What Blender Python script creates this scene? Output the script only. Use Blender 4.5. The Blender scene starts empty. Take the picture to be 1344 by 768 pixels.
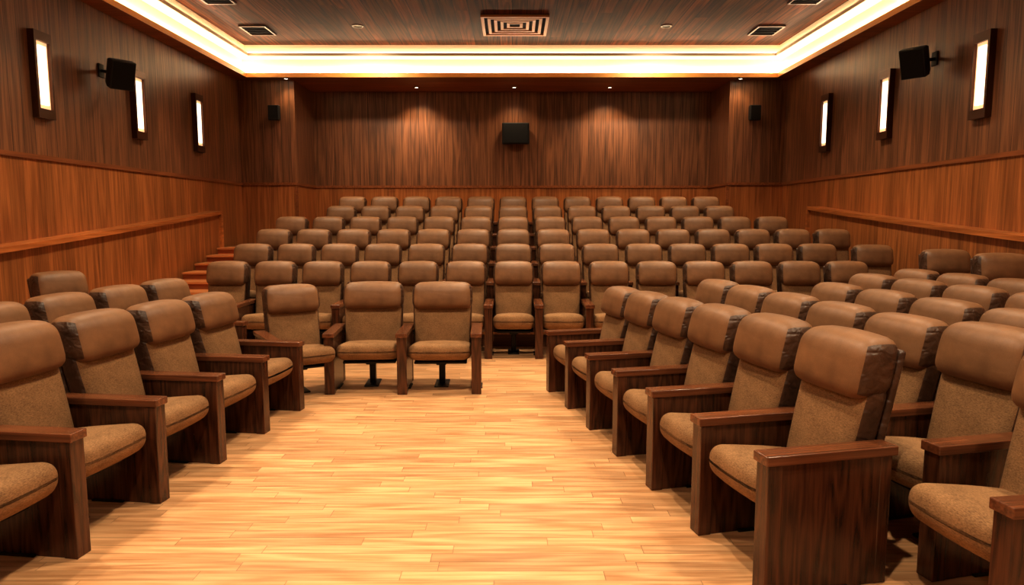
import bpy, bmesh, math, random
from mathutils import Vector, Matrix
random.seed(4)
S = bpy.context.scene
S.view_settings.view_transform = 'Standard'
S.view_settings.look = 'None'
S.view_settings.exposure = 0.10
S.view_settings.gamma = 0.88

def srgb(r, g, b):
    f = lambda c: (c/255/12.92) if c/255 <= 0.04045 else ((c/255+0.055)/1.055)**2.4
    return (f(r), f(g), f(b), 1.0)

# ---------------------------------------------------------------- materials
def new_mat(name):
    m = bpy.data.materials.new(name); m.use_nodes = True
    nt = m.node_tree; nt.nodes.clear()
    out = nt.nodes.new('ShaderNodeOutputMaterial')
    b = nt.nodes.new('ShaderNodeBsdfPrincipled')
    nt.links.new(b.outputs[0], out.inputs[0])
    return m, nt, b

def mth(nt, op, a, b=None, clamp=False):
    n = nt.nodes.new('ShaderNodeMath'); n.operation = op; n.use_clamp = clamp
    for i, v in enumerate((a, b)):
        if v is None: continue
        if isinstance(v, (int, float)): n.inputs[i].default_value = v
        else: nt.links.new(v, n.inputs[i])
    return n.outputs[0]

def mixc(nt, f, a, b, mode='MIX'):
    n = nt.nodes.new('ShaderNodeMix'); n.data_type = 'RGBA'; n.blend_type = mode
    for idx, v in ((0, f), (6, a), (7, b)):
        if isinstance(v, (int, float)): n.inputs[idx].default_value = v
        elif isinstance(v, tuple): n.inputs[idx].default_value = v
        else: nt.links.new(v, n.inputs[idx])
    return n.outputs[2]

def wood(name, dark, light, plank='X', grain='Z', pw=0.2, plen=None, rough=0.4,
         groove=0.5, gw=0.03, var=0.35, fine=80.0, ringscale=9.0, rings=4.0, stretch=0.02, ringmix=0.2, rand_obj=False, spec=0.5, rstretch=2.5, contrast=0.23):
    m, nt, b = new_mat(name)
    tc = nt.nodes.new('ShaderNodeTexCoord')
    sp = nt.nodes.new('ShaderNodeSeparateXYZ'); nt.links.new(tc.outputs['Object'], sp.inputs[0])
    A = sp.outputs[plank]; G = sp.outputs[grain]
    O = sp.outputs[[c for c in 'XYZ' if c not in (plank, grain)][0]]
    ap = mth(nt, 'DIVIDE', A, pw)
    idx = mth(nt, 'FLOOR', ap)
    wn = nt.nodes.new('ShaderNodeTexWhiteNoise'); wn.noise_dimensions = '1D'
    nt.links.new(mth(nt, 'ADD', idx, 0.37), wn.inputs['W']); rnd = wn.outputs['Value']
    gl = None
    if plen:
        gp = mth(nt, 'ADD', mth(nt, 'DIVIDE', G, plen), mth(nt, 'MULTIPLY', rnd, 7.3))
        gi = mth(nt, 'FLOOR', gp)
        wn2 = nt.nodes.new('ShaderNodeTexWhiteNoise'); wn2.noise_dimensions = '1D'
        nt.links.new(mth(nt, 'ADD', mth(nt, 'MULTIPLY', gi, 17.17), mth(nt, 'MULTIPLY', idx, 3.71)), wn2.inputs['W'])
        rnd = wn2.outputs['Value']
        gl = mth(nt, 'LESS_THAN', mth(nt, 'FRACT', gp), 0.004/plen)
    off = mth(nt, 'MULTIPLY', rnd, 31.0)
    if rand_obj:
        oi = nt.nodes.new('ShaderNodeObjectInfo')
        off = mth(nt, 'ADD', off, mth(nt, 'MULTIPLY', oi.outputs['Random'], 19.0))
    def vec(st):
        cb = nt.nodes.new('ShaderNodeCombineXYZ')
        nt.links.new(A, cb.inputs[0]); nt.links.new(mth(nt, 'ADD', mth(nt, 'MULTIPLY', G, st), off), cb.inputs[1]); nt.links.new(O, cb.inputs[2])
        return cb.outputs[0]
    n1 = nt.nodes.new('ShaderNodeTexNoise'); n1.inputs['Scale'].default_value = fine; n1.inputs['Detail'].default_value = 4
    n1.inputs['Roughness'].default_value = 0.6
    nt.links.new(vec(stretch), n1.inputs['Vector'])
    n2 = nt.nodes.new('ShaderNodeTexNoise'); n2.inputs['Scale'].default_value = ringscale; n2.inputs['Detail'].default_value = 1
    nt.links.new(vec(stretch*rstretch), n2.inputs['Vector'])
    ring = mth(nt, 'SINE', mth(nt, 'MULTIPLY', n2.outputs['Fac'], rings*6.283))
    ring = mth(nt, 'ADD', mth(nt, 'MULTIPLY', ring, 0.5), 0.5)
    f = mth(nt, 'ADD', mth(nt, 'MULTIPLY', n1.outputs['Fac'], 1.0-ringmix), mth(nt, 'MULTIPLY', ring, ringmix))
    mr = nt.nodes.new('ShaderNodeMapRange'); mr.inputs[1].default_value = 0.5-contrast; mr.inputs[2].default_value = 0.5+contrast
    nt.links.new(f, mr.inputs[0])
    col = mixc(nt, mr.outputs[0], dark, light)
    bright = mth(nt, 'ADD', mth(nt, 'MULTIPLY', rnd, var), 1.0-var*0.5)
    br = nt.nodes.new('ShaderNodeCombineColor')
    for i in range(3): nt.links.new(bright, br.inputs[i])
    col = mixc(nt, 1.0, col, br.outputs[0], 'MULTIPLY')
    if groove > 0:
        g = mth(nt, 'LESS_THAN', mth(nt, 'FRACT', ap), gw)
        if gl is not None: g = mth(nt, 'MAXIMUM', g, gl)
        col = mixc(nt, mth(nt, 'MULTIPLY', g, groove), col, (dark[0]*0.25, dark[1]*0.25, dark[2]*0.25, 1))
    nt.links.new(col, b.inputs['Base Color'])
    bp = nt.nodes.new('ShaderNodeBump'); bp.inputs['Strength'].default_value = 0.1; bp.inputs['Distance'].default_value = 0.003
    nt.links.new(n1.outputs['Fac'], bp.inputs['Height']); nt.links.new(bp.outputs[0], b.inputs['Normal'])
    b.inputs['Roughness'].default_value = rough
    b.inputs['Specular IOR Level'].default_value = spec
    return m

def cloth(name, c1, c2, rough, weave=True, bump=0.3, spec=0.3, crease=(3, 3, 9)):
    m, nt, b = new_mat(name)
    tc = nt.nodes.new('ShaderNodeTexCoord')
    n = nt.nodes.new('ShaderNodeTexNoise'); n.inputs['Scale'].default_value = 7; n.inputs['Detail'].default_value = 3
    nt.links.new(tc.outputs['Object'], n.inputs['Vector'])
    w = nt.nodes.new('ShaderNodeTexNoise'); w.inputs['Scale'].default_value = 260 if weave else 200; w.inputs['Detail'].default_value = 2
    if weave:   # horizontal slubs of a woven cloth
        mw = nt.nodes.new('ShaderNodeMapping'); mw.inputs['Scale'].default_value = (0.35, 1, 1)
        nt.links.new(tc.outputs['Object'], mw.inputs[0]); nt.links.new(mw.outputs[0], w.inputs['Vector'])
    else:
        nt.links.new(tc.outputs['Object'], w.inputs['Vector'])
    k = 0.68 if weave else 0.25
    f = mth(nt, 'ADD', mth(nt, 'MULTIPLY', n.outputs['Fac'], 1-k), mth(nt, 'MULTIPLY', w.outputs['Fac'], k))
    mr = nt.nodes.new('ShaderNodeMapRange'); mr.inputs[1].default_value = 0.32; mr.inputs[2].default_value = 0.68
    nt.links.new(f, mr.inputs[0])
    oi = nt.nodes.new('ShaderNodeObjectInfo')
    col = mixc(nt, mr.outputs[0], c1, c2)
    bright = mth(nt, 'ADD', mth(nt, 'MULTIPLY', oi.outputs['Random'], 0.14), 0.93)
    br = nt.nodes.new('ShaderNodeCombineColor')
    for i in range(3): nt.links.new(bright, br.inputs[i])
    col = mixc(nt, 1.0, col, br.outputs[0], 'MULTIPLY')
    nt.links.new(col, b.inputs['Base Color'])
    mp = nt.nodes.new('ShaderNodeMapping'); mp.inputs['Scale'].default_value = crease
    nt.links.new(tc.outputs['Object'], mp.inputs[0])
    cr = nt.nodes.new('ShaderNodeTexNoise'); cr.inputs['Scale'].default_value = 1.6; cr.inputs['Detail'].default_value = 1.5; cr.inputs['Distortion'].default_value = 0.4
    nt.links.new(mp.outputs[0], cr.inputs['Vector'])
    h = mth(nt, 'ADD', mth(nt, 'MULTIPLY', cr.outputs['Fac'], 1.0), mth(nt, 'MULTIPLY', w.outputs['Fac'], 0.06))
    bp = nt.nodes.new('ShaderNodeBump'); bp.inputs['Strength'].default_value = bump; bp.inputs['Distance'].default_value = 0.02
    nt.links.new(h, bp.inputs['Height']); nt.links.new(bp.outputs[0], b.inputs['Normal'])
    b.inputs['Roughness'].default_value = rough
    b.inputs['Specular IOR Level'].default_value = spec
    return m

def plain(name, c, rough=0.5, metal=0.0, noise=0.1):
    m, nt, b = new_mat(name)
    tc = nt.nodes.new('ShaderNodeTexCoord')
    n = nt.nodes.new('ShaderNodeTexNoise'); n.inputs['Scale'].default_value = 30
    nt.links.new(tc.outputs['Object'], n.inputs['Vector'])
    col = mixc(nt, n.outputs['Fac'], tuple(x*(1-noise) for x in c[:3])+(1,), tuple(min(1, x*(1+noise)) for x in c[:3])+(1,))
    nt.links.new(col, b.inputs['Base Color'])
    b.inputs['Roughness'].default_value = rough; b.inputs['Metallic'].default_value = metal
    return m

def emis(name, c, s):
    m, nt, b = new_mat(name)
    b.inputs['Base Color'].default_value = c
    b.inputs['Emission Color'].default_value = c; b.inputs['Emission Strength'].default_value = s
    return m

UD, UL = srgb(80, 50, 33), srgb(152, 101, 67)
LD, LL = srgb(124, 70, 34), srgb(186, 118, 64)
M_up_y = wood('walnut_panelling_side', UD, UL, 'Y', 'Z', 0.19, rough=0.38, gw=0.045, groove=0.8)
M_up_x = wood('walnut_panelling_back', UD, UL, 'X', 'Z', 0.19, rough=0.38, gw=0.05, groove=0.8)
M_lo_y = wood('wainscot_side', LD, LL, 'Y', 'Z', 0.24, rough=0.36, groove=0.4, gw=0.02)
M_lo_x = wood('wainscot_back', LD, LL, 'X', 'Z', 0.24, rough=0.36, groove=0.4, gw=0.02)
M_trim = wood('trim_wood', srgb(105, 58, 30), srgb(155, 92, 50), 'Z', 'Y', 0.5, groove=0, rough=0.35)
M_rail = wood('rail_wood', srgb(156, 86, 40), srgb(206, 128, 68), 'Z', 'Y', 0.5, groove=0, rough=0.3)
M_ceil = wood('ceiling_planks', srgb(58, 27, 13), srgb(112, 58, 30), 'X', 'Y', 0.24, plen=3.7, rough=0.6, groove=0.9, gw=0.06, var=0.9, spec=0.12, fine=45, ringmix=0.3)
M_floor = wood('oak_floor', srgb(178, 126, 82), srgb(234, 186, 138), 'Y', 'X', 0.085, plen=0.95, rough=0.28, groove=0.55, gw=0.045, var=0.36, ringmix=0.2, fine=50, stretch=0.04)
M_step = wood('stair_wood', srgb(120, 58, 28), srgb(175, 98, 52), 'Z', 'X', 0.5, groove=0, rough=0.4)
M_nose = wood('stair_nosing_wood', srgb(180, 110, 62), srgb(214, 146, 90), 'Z', 'X', 0.5, groove=0, rough=0.35)
M_terr = wood('terrace_wood', srgb(92, 54, 32), srgb(130, 82, 52), 'Y', 'X', 0.2, groove=0.2, rough=0.5)
M_arm = wood('armrest_walnut', srgb(44, 23, 13), srgb(94, 53, 31), 'X', 'Z', 2.0, groove=0, rough=0.25, var=0.0, fine=85, ringscale=9, rings=6, ringmix=0.25, stretch=0.05, rand_obj=True)
M_armcap = wood('armrest_cap_walnut', srgb(76, 43, 26), srgb(126, 75, 46), 'X', 'Y', 2.0, groove=0, rough=0.22, var=0.0, fine=80, rings=5, rand_obj=True)
M_cloth = cloth('seat_fabric', srgb(104, 76, 50), srgb(160, 121, 84), 0.85, True, 0.16, 0.2)
M_leath = cloth('headrest_leather', srgb(110, 76, 49), srgb(138, 98, 65), 0.5, False, 0.14, 0.4)
M_shell = cloth('seat_back_shell', srgb(58, 37, 24), srgb(86, 57, 38), 0.4, False, 0.8, 0.5, crease=(4, 12, 14))
M_metal = plain('black_metal', srgb(26, 24, 24), 0.4, 0.6)
M_black = plain('speaker_black', srgb(16, 15, 15), 0.6)
M_grille = plain('speaker_grille', srgb(16, 15, 15), 0.95)
M_cream = plain('cove_plaster', srgb(248, 232, 204), 0.7, 0, 0.02)
M_gold = plain('cove_fascia', srgb(240, 176, 98), 0.4, 0, 0.05)
M_bronze = plain('bronze_frame', srgb(78, 46, 28), 0.3, 0.5)
M_vent = plain('vent_metal', srgb(170, 106, 56), 0.4, 0.3)
M_dark = plain('vent_dark', srgb(20, 12, 9), 0.9)
M_led = emis('led_strip_main', (1.0, 0.83, 0.58, 1), 34)
M_led2 = emis('led_strip_upper', (1.0, 0.80, 0.52, 1), 9)
M_sconce = emis('sconce_diffuser', (1.0, 0.62, 0.32, 1), 0.8)
M_tube = emis('sconce_tube', (1.0, 0.86, 0.68, 1), 2.2)
M_bulb = emis('downlight_lens', (1.0, 0.86, 0.62, 1), 12.0)
M_bulbdim = plain('downlight_baffle', srgb(60, 40, 28), 0.4)

# ---------------------------------------------------------------- mesh helpers
def finish(name, bm, mats, col=None):
    me = bpy.data.meshes.new(name); bm.normal_update(); bm.to_mesh(me); bm.free()
    for m in mats: me.materials.append(m)
    o = bpy.data.objects.new(name, me); S.collection.objects.link(o)
    return o

def add_box(bm, x0, x1, y0, y1, z0, z1, mi=0, M=None):
    vs = [bm.verts.new((x, y, z)) for x in (x0, x1) for y in (y0, y1) for z in (z0, z1)]
    if M is not None:
        for v in vs: v.co = M @ v.co
    for q in ((0, 1, 3, 2), (4, 6, 7, 5), (0, 4, 5, 1), (2, 3, 7, 6), (0, 2, 6, 4), (1, 5, 7, 3)):
        f = bm.faces.new([vs[i] for i in q]); f.material_index = mi

def box(name, x0, x1, y0, y1, z0, z1, mat):
    bm = bmesh.new(); add_box(bm, x0, x1, y0, y1, z0, z1)
    bmesh.ops.recalc_face_normals(bm, faces=bm.faces)
    return finish(name, bm, [mat])

def rbox(bm, c, h, r, mi=0, fn=None, smooth=True, inner=3, M=None, mi_side=None, mi_back=None):
    """rounded box: centre c, half sizes h, radius r, optional deform fn(local)->local"""
    ax = []
    for d in range(3):
        rr = min(r, h[d]*0.98)
        neg = [-h[d], -h[d]+0.13*rr, -h[d]+0.35*rr, -h[d]+0.65*rr, -h[d]+rr] if r > 0.03 else [-h[d], -h[d]+0.27*rr, -h[d]+0.6*rr, -h[d]+rr]
        L = h[d]-rr
        mid = [(-L+2*L*(i+1)/(inner+1)) for i in range(inner)]
        ax.append(neg+mid+[-v for v in reversed(neg)])
    n = [len(a) for a in ax]
    vd = {}
    def V(i, j, k):
        if (i, j, k) in vd: return vd[(i, j, k)]
        p = Vector((ax[0][i], ax[1][j], ax[2][k]))
        q = Vector([max(-(h[d]-min(r, h[d]*0.98)), min(h[d]-min(r, h[d]*0.98), p[d])) for d in range(3)])
        dlt = p-q
        if dlt.length > 1e-9:
            nz = sum(1 for d in range(3) if abs(dlt[d]) > 1e-9)
            if nz > 1: dlt = dlt.normalized()*r
            p = q+dlt
        if fn: p = fn(p, h)
        p = p+Vector(c)
        if M is not None: p = M @ p
        v = bm.verts.new(p); vd[(i, j, k)] = v
        return v
    def quad(a, b, c2, d, m=None):
        f = bm.faces.new((a, b, c2, d)); f.material_index = mi if m is None else m; f.smooth = smooth
    for i in range(n[0]-1):
        for j in range(n[1]-1):
            quad(V(i, j, 0), V(i, j+1, 0), V(i+1, j+1, 0), V(i+1, j, 0))
            K = n[2]-1
            quad(V(i, j, K), V(i+1, j, K), V(i+1, j+1, K), V(i, j+1, K))
    for i in range(n[0]-1):
        for k in range(n[2]-1):
            quad(V(i, 0, k), V(i+1, 0, k), V(i+1, 0, k+1), V(i, 0, k+1))
            J = n[1]-1
            quad(V(i, J, k), V(i, J, k+1), V(i+1, J, k+1), V(i+1, J, k), mi_back)
    for j in range(n[1]-1):
        for k in range(n[2]-1):
            quad(V(0, j, k), V(0, j, k+1), V(0, j+1, k+1), V(0, j+1, k), mi_side)
            I = n[0]-1
            quad(V(I, j, k), V(I, j+1, k), V(I, j+1, k+1), V(I, j, k+1), mi_side)

# ---------------------------------------------------------------- theatre seat
LEAN = 0.22
def seat_mesh(pitch, arms):
    bm = bmesh.new()
    w = pitch*0.5-0.045
    def lean(p, zc):
        return Vector((p.x, p.y+LEAN*(zc+p.z-0.42), p.z))
    rbox(bm, (0, 0.232, 0.68), (w-0.015, 0.022, 0.37), 0.02, 4, lambda p, h: lean(p, 0.68))
    def f1(p, h):
        k = (1-(p.x/h[0])**2)*(1-(p.z/h[2])**2)
        q = Vector(p)
        if p.y < 0: q.y -= 0.03*k
        q.x *= 1.0+0.03*(p.z/h[2])
        return lean(q, 0.63)
    rbox(bm, (0, 0.15, 0.63), (w-0.014, 0.066, 0.25), 0.05, 0, f1, inner=5, mi_side=4, mi_back=4)
    def f2(p, h):
        q = Vector(p)
        if p.y < 0: q.y -= 0.03*(1-(p.x/h[0])**2)*(1-(p.z/h[2])**2)
        q.z += 0.016*(1-(p.x/h[0])**2)*(1 if p.z > 0 else -0.4)
        q.x *= 1.0-0.04*max(0, p.z/h[2])**2
        return lean(q, 0.965)
    rbox(bm, (0, 0.122, 0.962), (w, 0.106, 0.138), 0.074, 1, f2, inner=5, mi_side=4, mi_back=4)
    def f3(p, h):
        q = Vector(p)
        k = (1-(p.x/h[0])**2)*(1-(p.y/h[1])**2)
        if p.z > 0: q.z += 0.022*k
        t = p.y/h[1]
        if p.z < 0: q.z += 0.02*max(0, -t)
        if t < 0: q.y -= 0.02*(1-(p.x/h[0])**2)
        q.z -= 0.035*t
        return q
    rbox(bm, (0, -0.075, 0.395), (w-0.004, 0.275, 0.092), 0.075, 0, f3, inner=5)
    rbox(bm, (0, -0.02, 0.295), (w-0.05, 0.18, 0.014), 0.01, 3, inner=1)
    rbox(bm, (0, 0.06, 0.155), (0.03, 0.045, 0.15), 0.01, 3, inner=1)
    rbox(bm, (0, 0.02, 0.27), (0.05, 0.12, 0.025), 0.012, 3, inner=1)
    rbox(bm, (0, 0.05, 0.008), (0.07, 0.15, 0.008), 0.006, 3, inner=1)
    for s in arms:
        x = s*pitch*0.5
        rbox(bm, (x, -0.06, 0.30), (0.038, 0.285, 0.30), 0.004, 2, smooth=False, inner=1)
        rbox(bm, (x, -0.345, 0.30), (0.046, 0.036, 0.30), 0.005, 2, smooth=False, inner=1)
        rbox(bm, (x, 0.215, 0.30), (0.042, 0.03, 0.30), 0.005, 2, smooth=False, inner=1)
        rbox(bm, (x, -0.065, 0.621), (0.054, 0.33, 0.022), 0.006, 5, smooth=False, inner=1)
        rbox(bm, (x, -0.05, 0.006), (0.055, 0.10, 0.006), 0.003, 3, smooth=False, inner=1)
    me = bpy.data.meshes.new('theater_seat_mesh')
    bm.normal_update(); bm.to_mesh(me); bm.free()
    for m in (M_cloth, M_leath, M_arm, M_metal, M_shell, M_armcap): me.materials.append(m)
    return me
cache = {}
def seat(x, y, z, th, pitch=0.6, arms=(-1,), zs=1.0):
    key = (pitch, arms)
    if key not in cache: cache[key] = seat_mesh(pitch, arms)
    o = bpy.data.objects.new('theater_seat', cache[key])
    o.location = (x, y, z); o.rotation_euler = (0, 0, math.radians(th)); o.scale = (1, 1, zs)
    S.collection.objects.link(o); return o

# ---------------------------------------------------------------- shell
WX, YB, YP, YF = 5.6, 15.6, 14.3, -3.0
ZS, ZC, ZM = 4.47, 5.08, 2.38
box('floor', -WX-0.2, WX+0.2, YF-0.2, YB+0.2, -0.2, 0.0, M_floor)
def wall2(name, x0, x1, y0, y1, mlo, mup, ztop=ZC+0.1):
    bm = bmesh.new()
    add_box(bm, x0, x1, y0, y1, 0, ZM, 0); add_box(bm, x0, x1, y0, y1, ZM, ztop, 1)
    bmesh.ops.recalc_face_normals(bm, faces=bm.faces)
    return finish(name, bm, [mlo, mup])
wall2('wall_left', -WX-0.2, -WX, YF, YB, M_lo_y, M_up_y)
wall2('wall_right', WX, WX+0.2, YF, YB, M_lo_y, M_up_y)
wall2('wall_back', -WX-0.2, WX+0.2, YB, YB+0.2, M_lo_x, M_up_x)
wall2('wall_front', -WX-0.2, WX+0.2, YF-0.2, YF, M_lo_x, M_up_x)
PX = 4.45
for s in (-1, 1):
    a, b = sorted((s*PX, s*WX))
    bm = bmesh.new()
    add_box(bm, a, b, YP, YB, 0, ZM, 0); add_box(bm, a, b, YP, YB, ZM, ZS, 1)
    finish('wall_pilaster', bm, [M_lo_x, M_up_x])
n = 1
def trim(x0, x1, y0, y1, z0, z1, m=None):
    global n
    o = box('trim_%d' % n, x0, x1, y0, y1, z0, z1, m or M_trim); n += 1
TH = 0.028
for s in (-1, 1):
    a, b = sorted((s*(WX-0.025), s*WX)); trim(a, b, YF, YP, ZM-TH, ZM+TH)
    a, b = sorted((s*(PX-0.025), s*WX)); trim(a, b, YP-0.025, YP, ZM-TH, ZM+TH)
    a, b = sorted((s*(PX-0.025), s*PX)); trim(a, b, YP, YB, ZM-TH, ZM+TH)
    a, b = sorted((s*(PX-0.02), s*(PX+0.04))); trim(a, b, YP-0.015, YP+0.0, 1.14, ZM-TH)
trim(-PX+0.03, PX-0.03, YB-0.025, YB, ZM-TH, ZM+TH)

bm = bmesh.new(); add_box(bm, -WX-0.2, WX+0.2, YF-0.2, YB+0.2, ZC, ZC+0.2)
bmesh.ops.recalc_face_normals(bm, faces=bm.faces); finish('ceiling', bm, [M_ceil])
EX, EY, EF = 5.3, 14.0, -2.4
def ring(name, ex, ey, ef, z0, z1, mats, mi_b=0, mi_in=1, ox=WX, oy=YB, of=YF):
    bm = bmesh.new()
    for (x0, x1, y0, y1) in ((-ox, -ex, of, oy), (ex, ox, of, oy), (-ex, ex, ey, oy), (-ex, ex, of, ef)):
        add_box(bm, x0, x1, y0, y1, z0, z1, mi_b)
    bmesh.ops.recalc_face_normals(bm, faces=bm.faces)
    bm.normal_update()
    for f in bm.faces:
        if abs(f.normal.z) < 0.5: f.material_index = mi_in
    return finish(name, bm, mats)
M_soff = wood('soffit_wood', srgb(116, 64, 34), srgb(172, 104, 60), 'Y', 'X', 0.25, rough=0.4, groove=0.3)
r1 = ring('ceiling_soffit', EX, EY, EF, ZS, ZS+0.09, [M_soff, M_gold])
ring('ceiling_cove_riser', EX+0.12, EY+0.12, EF-0.12, ZS+0.09, ZS+0.37, [M_cream, M_cream])
r2 = ring('ceiling_cove_step', EX-0.12, EY-0.18, EF+0.18, ZS+0.37, ZS+0.43, [M_cream, M_cream])
ring('ceiling_cove_upper_riser', EX, EY-0.05, EF+0.05, ZS+0.43, ZC, [M_cream, M_cream])
def led(name, x, y, yf, z, m, par):
    bm = bmesh.new(); t = 0.02
    for (x0, x1, y0, y1) in ((-x-t, -x+t, yf, y), (x-t, x+t, yf, y), (-x, x, y-t, y+t)):
        add_box(bm, x0, x1, y0, y1, z, z+0.02)
    bmesh.ops.recalc_face_normals(bm, faces=bm.faces)
    o = finish(name, bm, [m]); o.parent = par
    return o
led('led_strip', EX+0.07, EY+0.07, EF, ZS+0.09, M_led, r1)
led('led_strip', EX-0.05, EY-0.11, EF+0.1, ZS+0.43, M_led2, r2)

def parapet(name, s, z0, z1, yend):
    bm = bmesh.new(); xi, xo = s*5.38, s*WX
    ys = [YF+i*(yend-YF)/24 for i in range(25)]
    def zt(y):
        t = (y-7.2)/(yend-7.2); return z0+(z1-z0)*t+ (0.05*t*(t-1))
    def strip(xa, xb, lo, hi, ys, mi):
        pr = None
        for y in ys:
            c = [bm.verts.new((xa, y, lo(y))), bm.verts.new((xb, y, lo(y))), bm.verts.new((xb, y, hi(y))), bm.verts.new((xa, y, hi(y)))]
            if pr:
                for i in range(4):
                    bm.faces.new((pr[i], pr[(i+1) % 4], c[(i+1) % 4], c[i])).material_index = mi
            else: bm.faces.new(c).material_index = mi
            pr = c
        bm.faces.new(pr).material_index = mi
    strip(xi, xo, lambda y: 0, lambda y: zt(y)-0.06, ys, 0)
    strip(xi-s*0.05, xo, lambda y: zt(y)-0.06, lambda y: zt(y), ys[:-1]+[yend+0.04], 1)
    add_box(bm, min(xi-s*0.05, xi+s*0.04), max(xi-s*0.05, xi+s*0.04), yend-0.0, yend+0.07, 0, z1-0.06, 1)
    bmesh.ops.recalc_face_normals(bm, faces=bm.faces)
    finish(name, bm, [M_lo_y, M_rail])
parapet('wall_parapet_left', -1, 1.36, 1.80, 12.6)
parapet('wall_parapet_right', 1, 1.48, 1.88, 12.4)

ROW0, RP, RZ = 8.35, 0.86, 0.19
bm = bmesh.new()
XL, XR = -4.2, 5.38
st = [ROW0+RP*k-0.43 for k in range(0, 7)]
for k in range(1, 6):
    add_box(bm, XL, XR, st[k], st[k+1], 0, RZ*k, 0)
add_box(bm, XL, XR, st[6], YP, 0, RZ*6, 0)
add_box(bm, -PX, PX, YP, YB, 0, RZ*6, 0)
add_box(bm, -5.38, XL, 12.8, YP, 0, RZ*6, 0)
add_box(bm, 4.70, XR, 6.3, st[1], 0, RZ, 0)
for k in range(1, 7):
    add_box(bm, XL, XR, st[k]-0.015, st[k], RZ*k-0.03, RZ*k, 1)
bmesh.ops.recalc_face_normals(bm, faces=bm.faces)
finish('floor_terrace', bm, [M_terr, M_rail])
bm = bmesh.new()
for i in range(10):
    y0 = 8.3+0.45*i
    add_box(bm, -5.32, XL-0.001, y0, 12.79, RZ*0.6*i, RZ*0.6*(i+1)-0.03, 0)
    add_box(bm, -5.32, XL-0.001, y0-0.03, 12.79 if i == 9 else y0+0.45, RZ*0.6*(i+1)-0.03, RZ*0.6*(i+1), 1)
bmesh.ops.recalc_face_normals(bm, faces=bm.faces)
finish('staircase', bm, [M_step, M_nose])

# ---------------------------------------------------------------- seats
rows = [(-6, 7), (-6, 7), (-6, 8), (-6, 7), (-5, 6), (-5, 6)]
for k, (a, b) in enumerate(rows):
    for i in range(a, b+1):
        seat(0.6*i+0.02, ROW0+RP*k, RZ*k, 0, arms=(-1, 1) if i == b else (-1,), zs=1.01)
seat(4.92, ROW0+RP-0.08, RZ, -6, arms=(-1, 1))
R = (1,)
zr = [1.0, 0.985, 0.97, 0.95, 0.935, 0.92]
for i in range(6):
    seat(1.39-0.122*i, 3.24+0.6*i, 0, -77, arms=(1, -1) if i == 5 else R, zs=zr[i])
for i in range(6):
    seat(2.21-0.1*i, 3.38+0.6*i, 0, -77, arms=(1, -1) if i == 5 else R, zs=0.97 if i else 1.0)
seat(2.10, 2.70, 0, -82, arms=R)
for i in range(5):
    seat(3.01-0.1*i, 3.52+0.6*i, 0, -79, arms=(1, -1) if i == 4 else R, zs=0.98)
for i in range(1, 6):
    seat(3.81-0.1*i, 3.66+0.6*i, 0, -79, arms=(1, -1) if i == 5 else R)
for i in range(3):
    seat(4.32-0.1*i, 6.1+0.6*i, 0, -79, arms=(1, -1) if i == 2 else R)
seat(5.02, 7.72, RZ, -8, arms=(-1,))
seat(5.02, 6.80, RZ, -8, arms=(-1,))
L = (-1,)
zl = [1.0, 0.98, 0.965, 0.95, 0.94]
for i in range(5):
    seat(-2.52+0.07*i, 2.93+0.65*i, 0, 83, pitch=0.64, arms=(-1, 1) if i == 4 else L, zs=zl[i])
seat(-2.04, 6.45, 0, 32, pitch=0.62, arms=(-1,), zs=0.91)
seat(-1.40, 6.72, 0, 4, pitch=0.70, arms=(-1,), zs=0.91)
seat(-0.70, 6.70, 0, 2, pitch=0.70, arms=(-1, 1), zs=0.91)
for i in range(5):
    seat(-3.46+0.08*i, 4.0+0.65*i, 0, 83, pitch=0.64, arms=(-1, 1) if i == 4 else L, zs=0.96)
seat(-4.5, 6.95, 0, 60, arms=(-1, 1))

# ---------------------------------------------------------------- sconces
def sconce(s, y):
    bm = bmesh.new(); z0, z1, w = 2.84, 3.84, 0.15
    X = lambda d: s*(WX-d)
    def bx(d0, d1, y0, y1, za, zb, mi):
        a, b = sorted((X(d0), X(d1))); add_box(bm, a, b, y0, y1, za, zb, mi)
    bx(0.0, 0.03, y-w, y+w, z0, z1, 0)
    for (a, b) in ((y-w, y-w+0.035), (y+w-0.035, y+w)): bx(0.03, 0.08, a, b, z0, z1, 0)
    for (a, b) in ((z0, z0+0.11), (z1-0.11, z1)): bx(0.03, 0.08, y-w+0.035, y+w-0.035, a, b, 0)
    bx(0.03, 0.045, y-w+0.035, y+w-0.035, z0+0.11, z1-0.11, 1)
    bx(0.045, 0.07, y-0.06, y+0.06, z0+0.16, z1-0.16, 2)
    bmesh.ops.recalc_face_normals(bm, faces=bm.faces)
    finish('wall_sconce', bm, [M_bronze, M_sconce, M_tube])
for s in (-1, 1):
    for y in (8.3, 10.4, 12.35): sconce(s, y)

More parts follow.
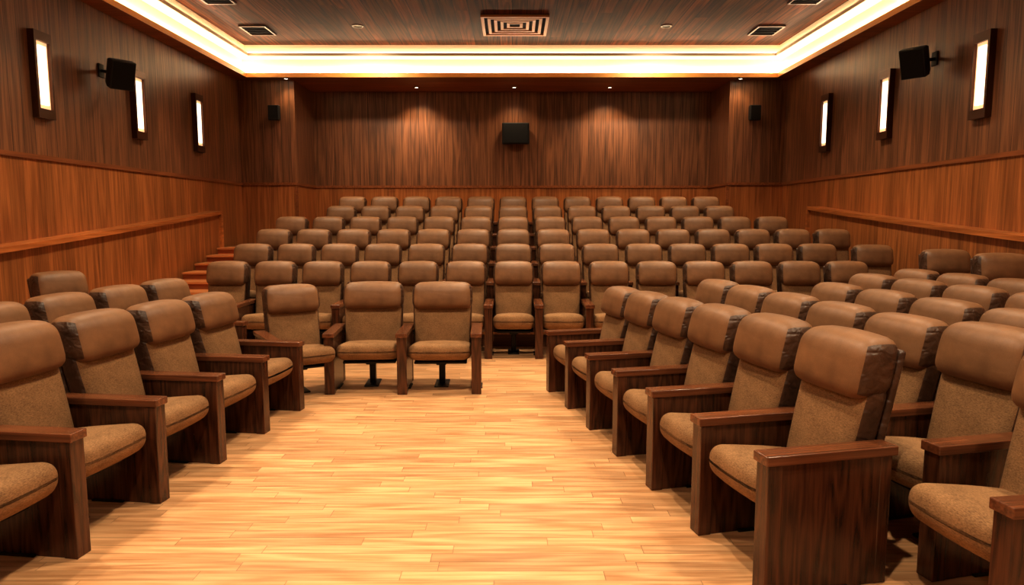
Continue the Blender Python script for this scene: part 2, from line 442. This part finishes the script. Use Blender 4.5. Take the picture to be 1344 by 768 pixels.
# ---------------------------------------------------------------- speakers
def speaker(loc, rot, size, arm_to=None):
    bm = bmesh.new()
    hx, hy, hz = size
    Mx = Matrix.Translation(loc) @ rot
    def taper(p, h):
        t = 1.0-0.18*max(0, p.y/h[1]); return Vector((p.x*t, p.y, p.z*t))
    rbox(bm, (0, 0, 0), (hx, hy, hz), 0.015, 0, taper, smooth=False, inner=1, M=Mx)
    rbox(bm, (0, -hy-0.006, 0), (hx*0.92, 0.008, hz*0.92), 0.006, 1, smooth=False, inner=1, M=Mx)
    if arm_to is not None:
        a = Vector(loc); b = Vector(arm_to); d = (b-a)
        q = d.to_track_quat('Z', 'Y').to_matrix().to_4x4()
        rbox(bm, (0, 0, d.length/2), (0.02, 0.02, d.length/2), 0.008, 0, inner=1, M=Matrix.Translation(a) @ q)
        sx = 1 if b.x > 0 else -1
        rbox(bm, (b.x-sx*0.012, b.y, b.z), (0.011, 0.06, 0.09), 0.005, 0, inner=1)
    bmesh.ops.recalc_face_normals(bm, faces=bm.faces)
    finish('wall_speaker', bm, [M_black, M_grille])
def rot(zdeg, xdeg): return Matrix.Rotation(math.radians(zdeg), 4, 'Z') @ Matrix.Rotation(math.radians(xdeg), 4, 'X')
speaker((-5.28, 9.45, 3.60), rot(50, 22), (0.15, 0.13, 0.19), (-WX, 9.55, 3.66))
speaker((5.28, 9.2, 3.70), rot(-50, 22), (0.15, 0.13, 0.19), (WX, 9.3, 3.76))
speaker((-4.83, YP-0.10, 3.80), rot(0, 0), (0.11, 0.09, 0.15))
speaker((4.93, YP-0.10, 3.80), rot(0, 0), (0.11, 0.09, 0.15))
speaker((0.08, YB-0.13, 3.54), rot(0, 0), (0.30, 0.12, 0.23))

# ---------------------------------------------------------------- ceiling fittings
def vent(x, y, hx, hy, big=False):
    bm = bmesh.new(); z = ZC
    def fr(hx0, hy0, t, z0, z1, mi):
        add_box(bm, x-hx0, x+hx0, y-hy0, y-hy0+t, z0, z1, mi); add_box(bm, x-hx0, x+hx0, y+hy0-t, y+hy0, z0, z1, mi)
        add_box(bm, x-hx0, x-hx0+t, y-hy0+t, y+hy0-t, z0, z1, mi); add_box(bm, x+hx0-t, x+hx0, y-hy0+t, y+hy0-t, z0, z1, mi)
    add_box(bm, x-hx, x+hx, y-hy, y+hy, z-0.012, z, 1)
    if big:
        for k in range(5):
            s = 1-k*0.19
            fr(hx*s, hy*s, 0.05, z-0.05+k*0.006, z-0.012, 0)
    else:
        fr(hx, hy, 0.03, z-0.03, z-0.012, 0)
        for k in range(4):
            yy = y-hy+0.05+(2*hy-0.1)*(k+0.5)/4
            add_box(bm, x-hx+0.03, x+hx-0.03, yy-0.01, yy+0.01, z-0.028, z-0.012, 1)
    bmesh.ops.recalc_face_normals(bm, faces=bm.faces)
    finish('ceiling_vent', bm, [M_vent if big else M_bronze, M_dark])
vent(0.05, 12.5, 0.58, 0.60, True)
for s in (-1, 1):
    vent(s*4.62, 12.85, 0.24, 0.3); vent(s*4.62, 11.0, 0.24, 0.3)

def downlight(x, y, z, r=0.07, energy=0, ang=80, color=(1, 0.82, 0.6), blend=0.6, tilt=0, lens=None):
    bm = bmesh.new(); seg = 24
    def ringv(rr, zz): return [bm.verts.new((x+rr*math.cos(2*math.pi*i/seg), y+rr*math.sin(2*math.pi*i/seg), zz)) for i in range(seg)]
    a = ringv(r*1.25, z); b = ringv(r*1.25, z-0.015); c = ringv(r, z-0.015); d = ringv(r*0.9, z-0.004)
    for p, q in ((a, b), (b, c), (c, d)):
        for i in range(seg): bm.faces.new((p[i], p[(i+1) % seg], q[(i+1) % seg], q[i]))
    f = bm.faces.new(d); f.material_index = 1
    bmesh.ops.recalc_face_normals(bm, faces=bm.faces)
    o = finish('ceiling_downlight', bm, [M_bronze, lens or M_bulb])
    if energy:
        l = bpy.data.lights.new('spot', 'SPOT'); l.energy = energy; l.spot_size = math.radians(ang); l.spot_blend = blend
        l.color = color; l.shadow_soft_size = 0.08
        lo = bpy.data.objects.new('spot', l); lo.location = (x, y, z-0.05); lo.rotation_euler = (math.radians(tilt), 0, 0)
        S.collection.objects.link(lo); lo.parent = o
for x, e in ((-2.05, 150), (0.05, 60), (2.1, 150)):
    downlight(x, 15.05, ZS, 0.05, e, 115, (1, 0.70, 0.40), 1.0, 10)
for x in (-4.55, 4.6): downlight(x, 14.12, ZS, 0.05, 30, 120, (1, 0.72, 0.42), 1.0)
for y in (1.2, 4.4, 7.6, 10.6):  # ceiling grid out of view, added as fill light for the room
    for x in (-3.4, 0.0, 3.4):
        downlight(x, y, ZC, 0.08, 520 if x == 0 else 380, 120, (1, 0.80, 0.55), 0.7, lens=M_bulbdim if y > 10 else None)
for x in (-2.75, 2.75):  # wash light added for back wall and rear seats; the fixtures themselves are dark
    downlight(x, 12.6, ZC, 0.08, 360, 110, (1, 0.75, 0.48), 0.9, 35, lens=M_bulbdim)

# ---------------------------------------------------------------- world + camera
w = bpy.data.worlds.new('world'); S.world = w; w.use_nodes = True
w.node_tree.nodes['Background'].inputs[0].default_value = (0.02, 0.013, 0.008, 1)
w.node_tree.nodes['Background'].inputs[1].default_value = 0.3
cam = bpy.data.cameras.new('camera'); cam.lens = 24; cam.sensor_width = 36
co = bpy.data.objects.new('camera', cam); co.location = (0, 0, 1.65)
co.rotation_euler = (math.radians(90-6.12), 0, 0)
S.collection.objects.link(co); S.camera = co
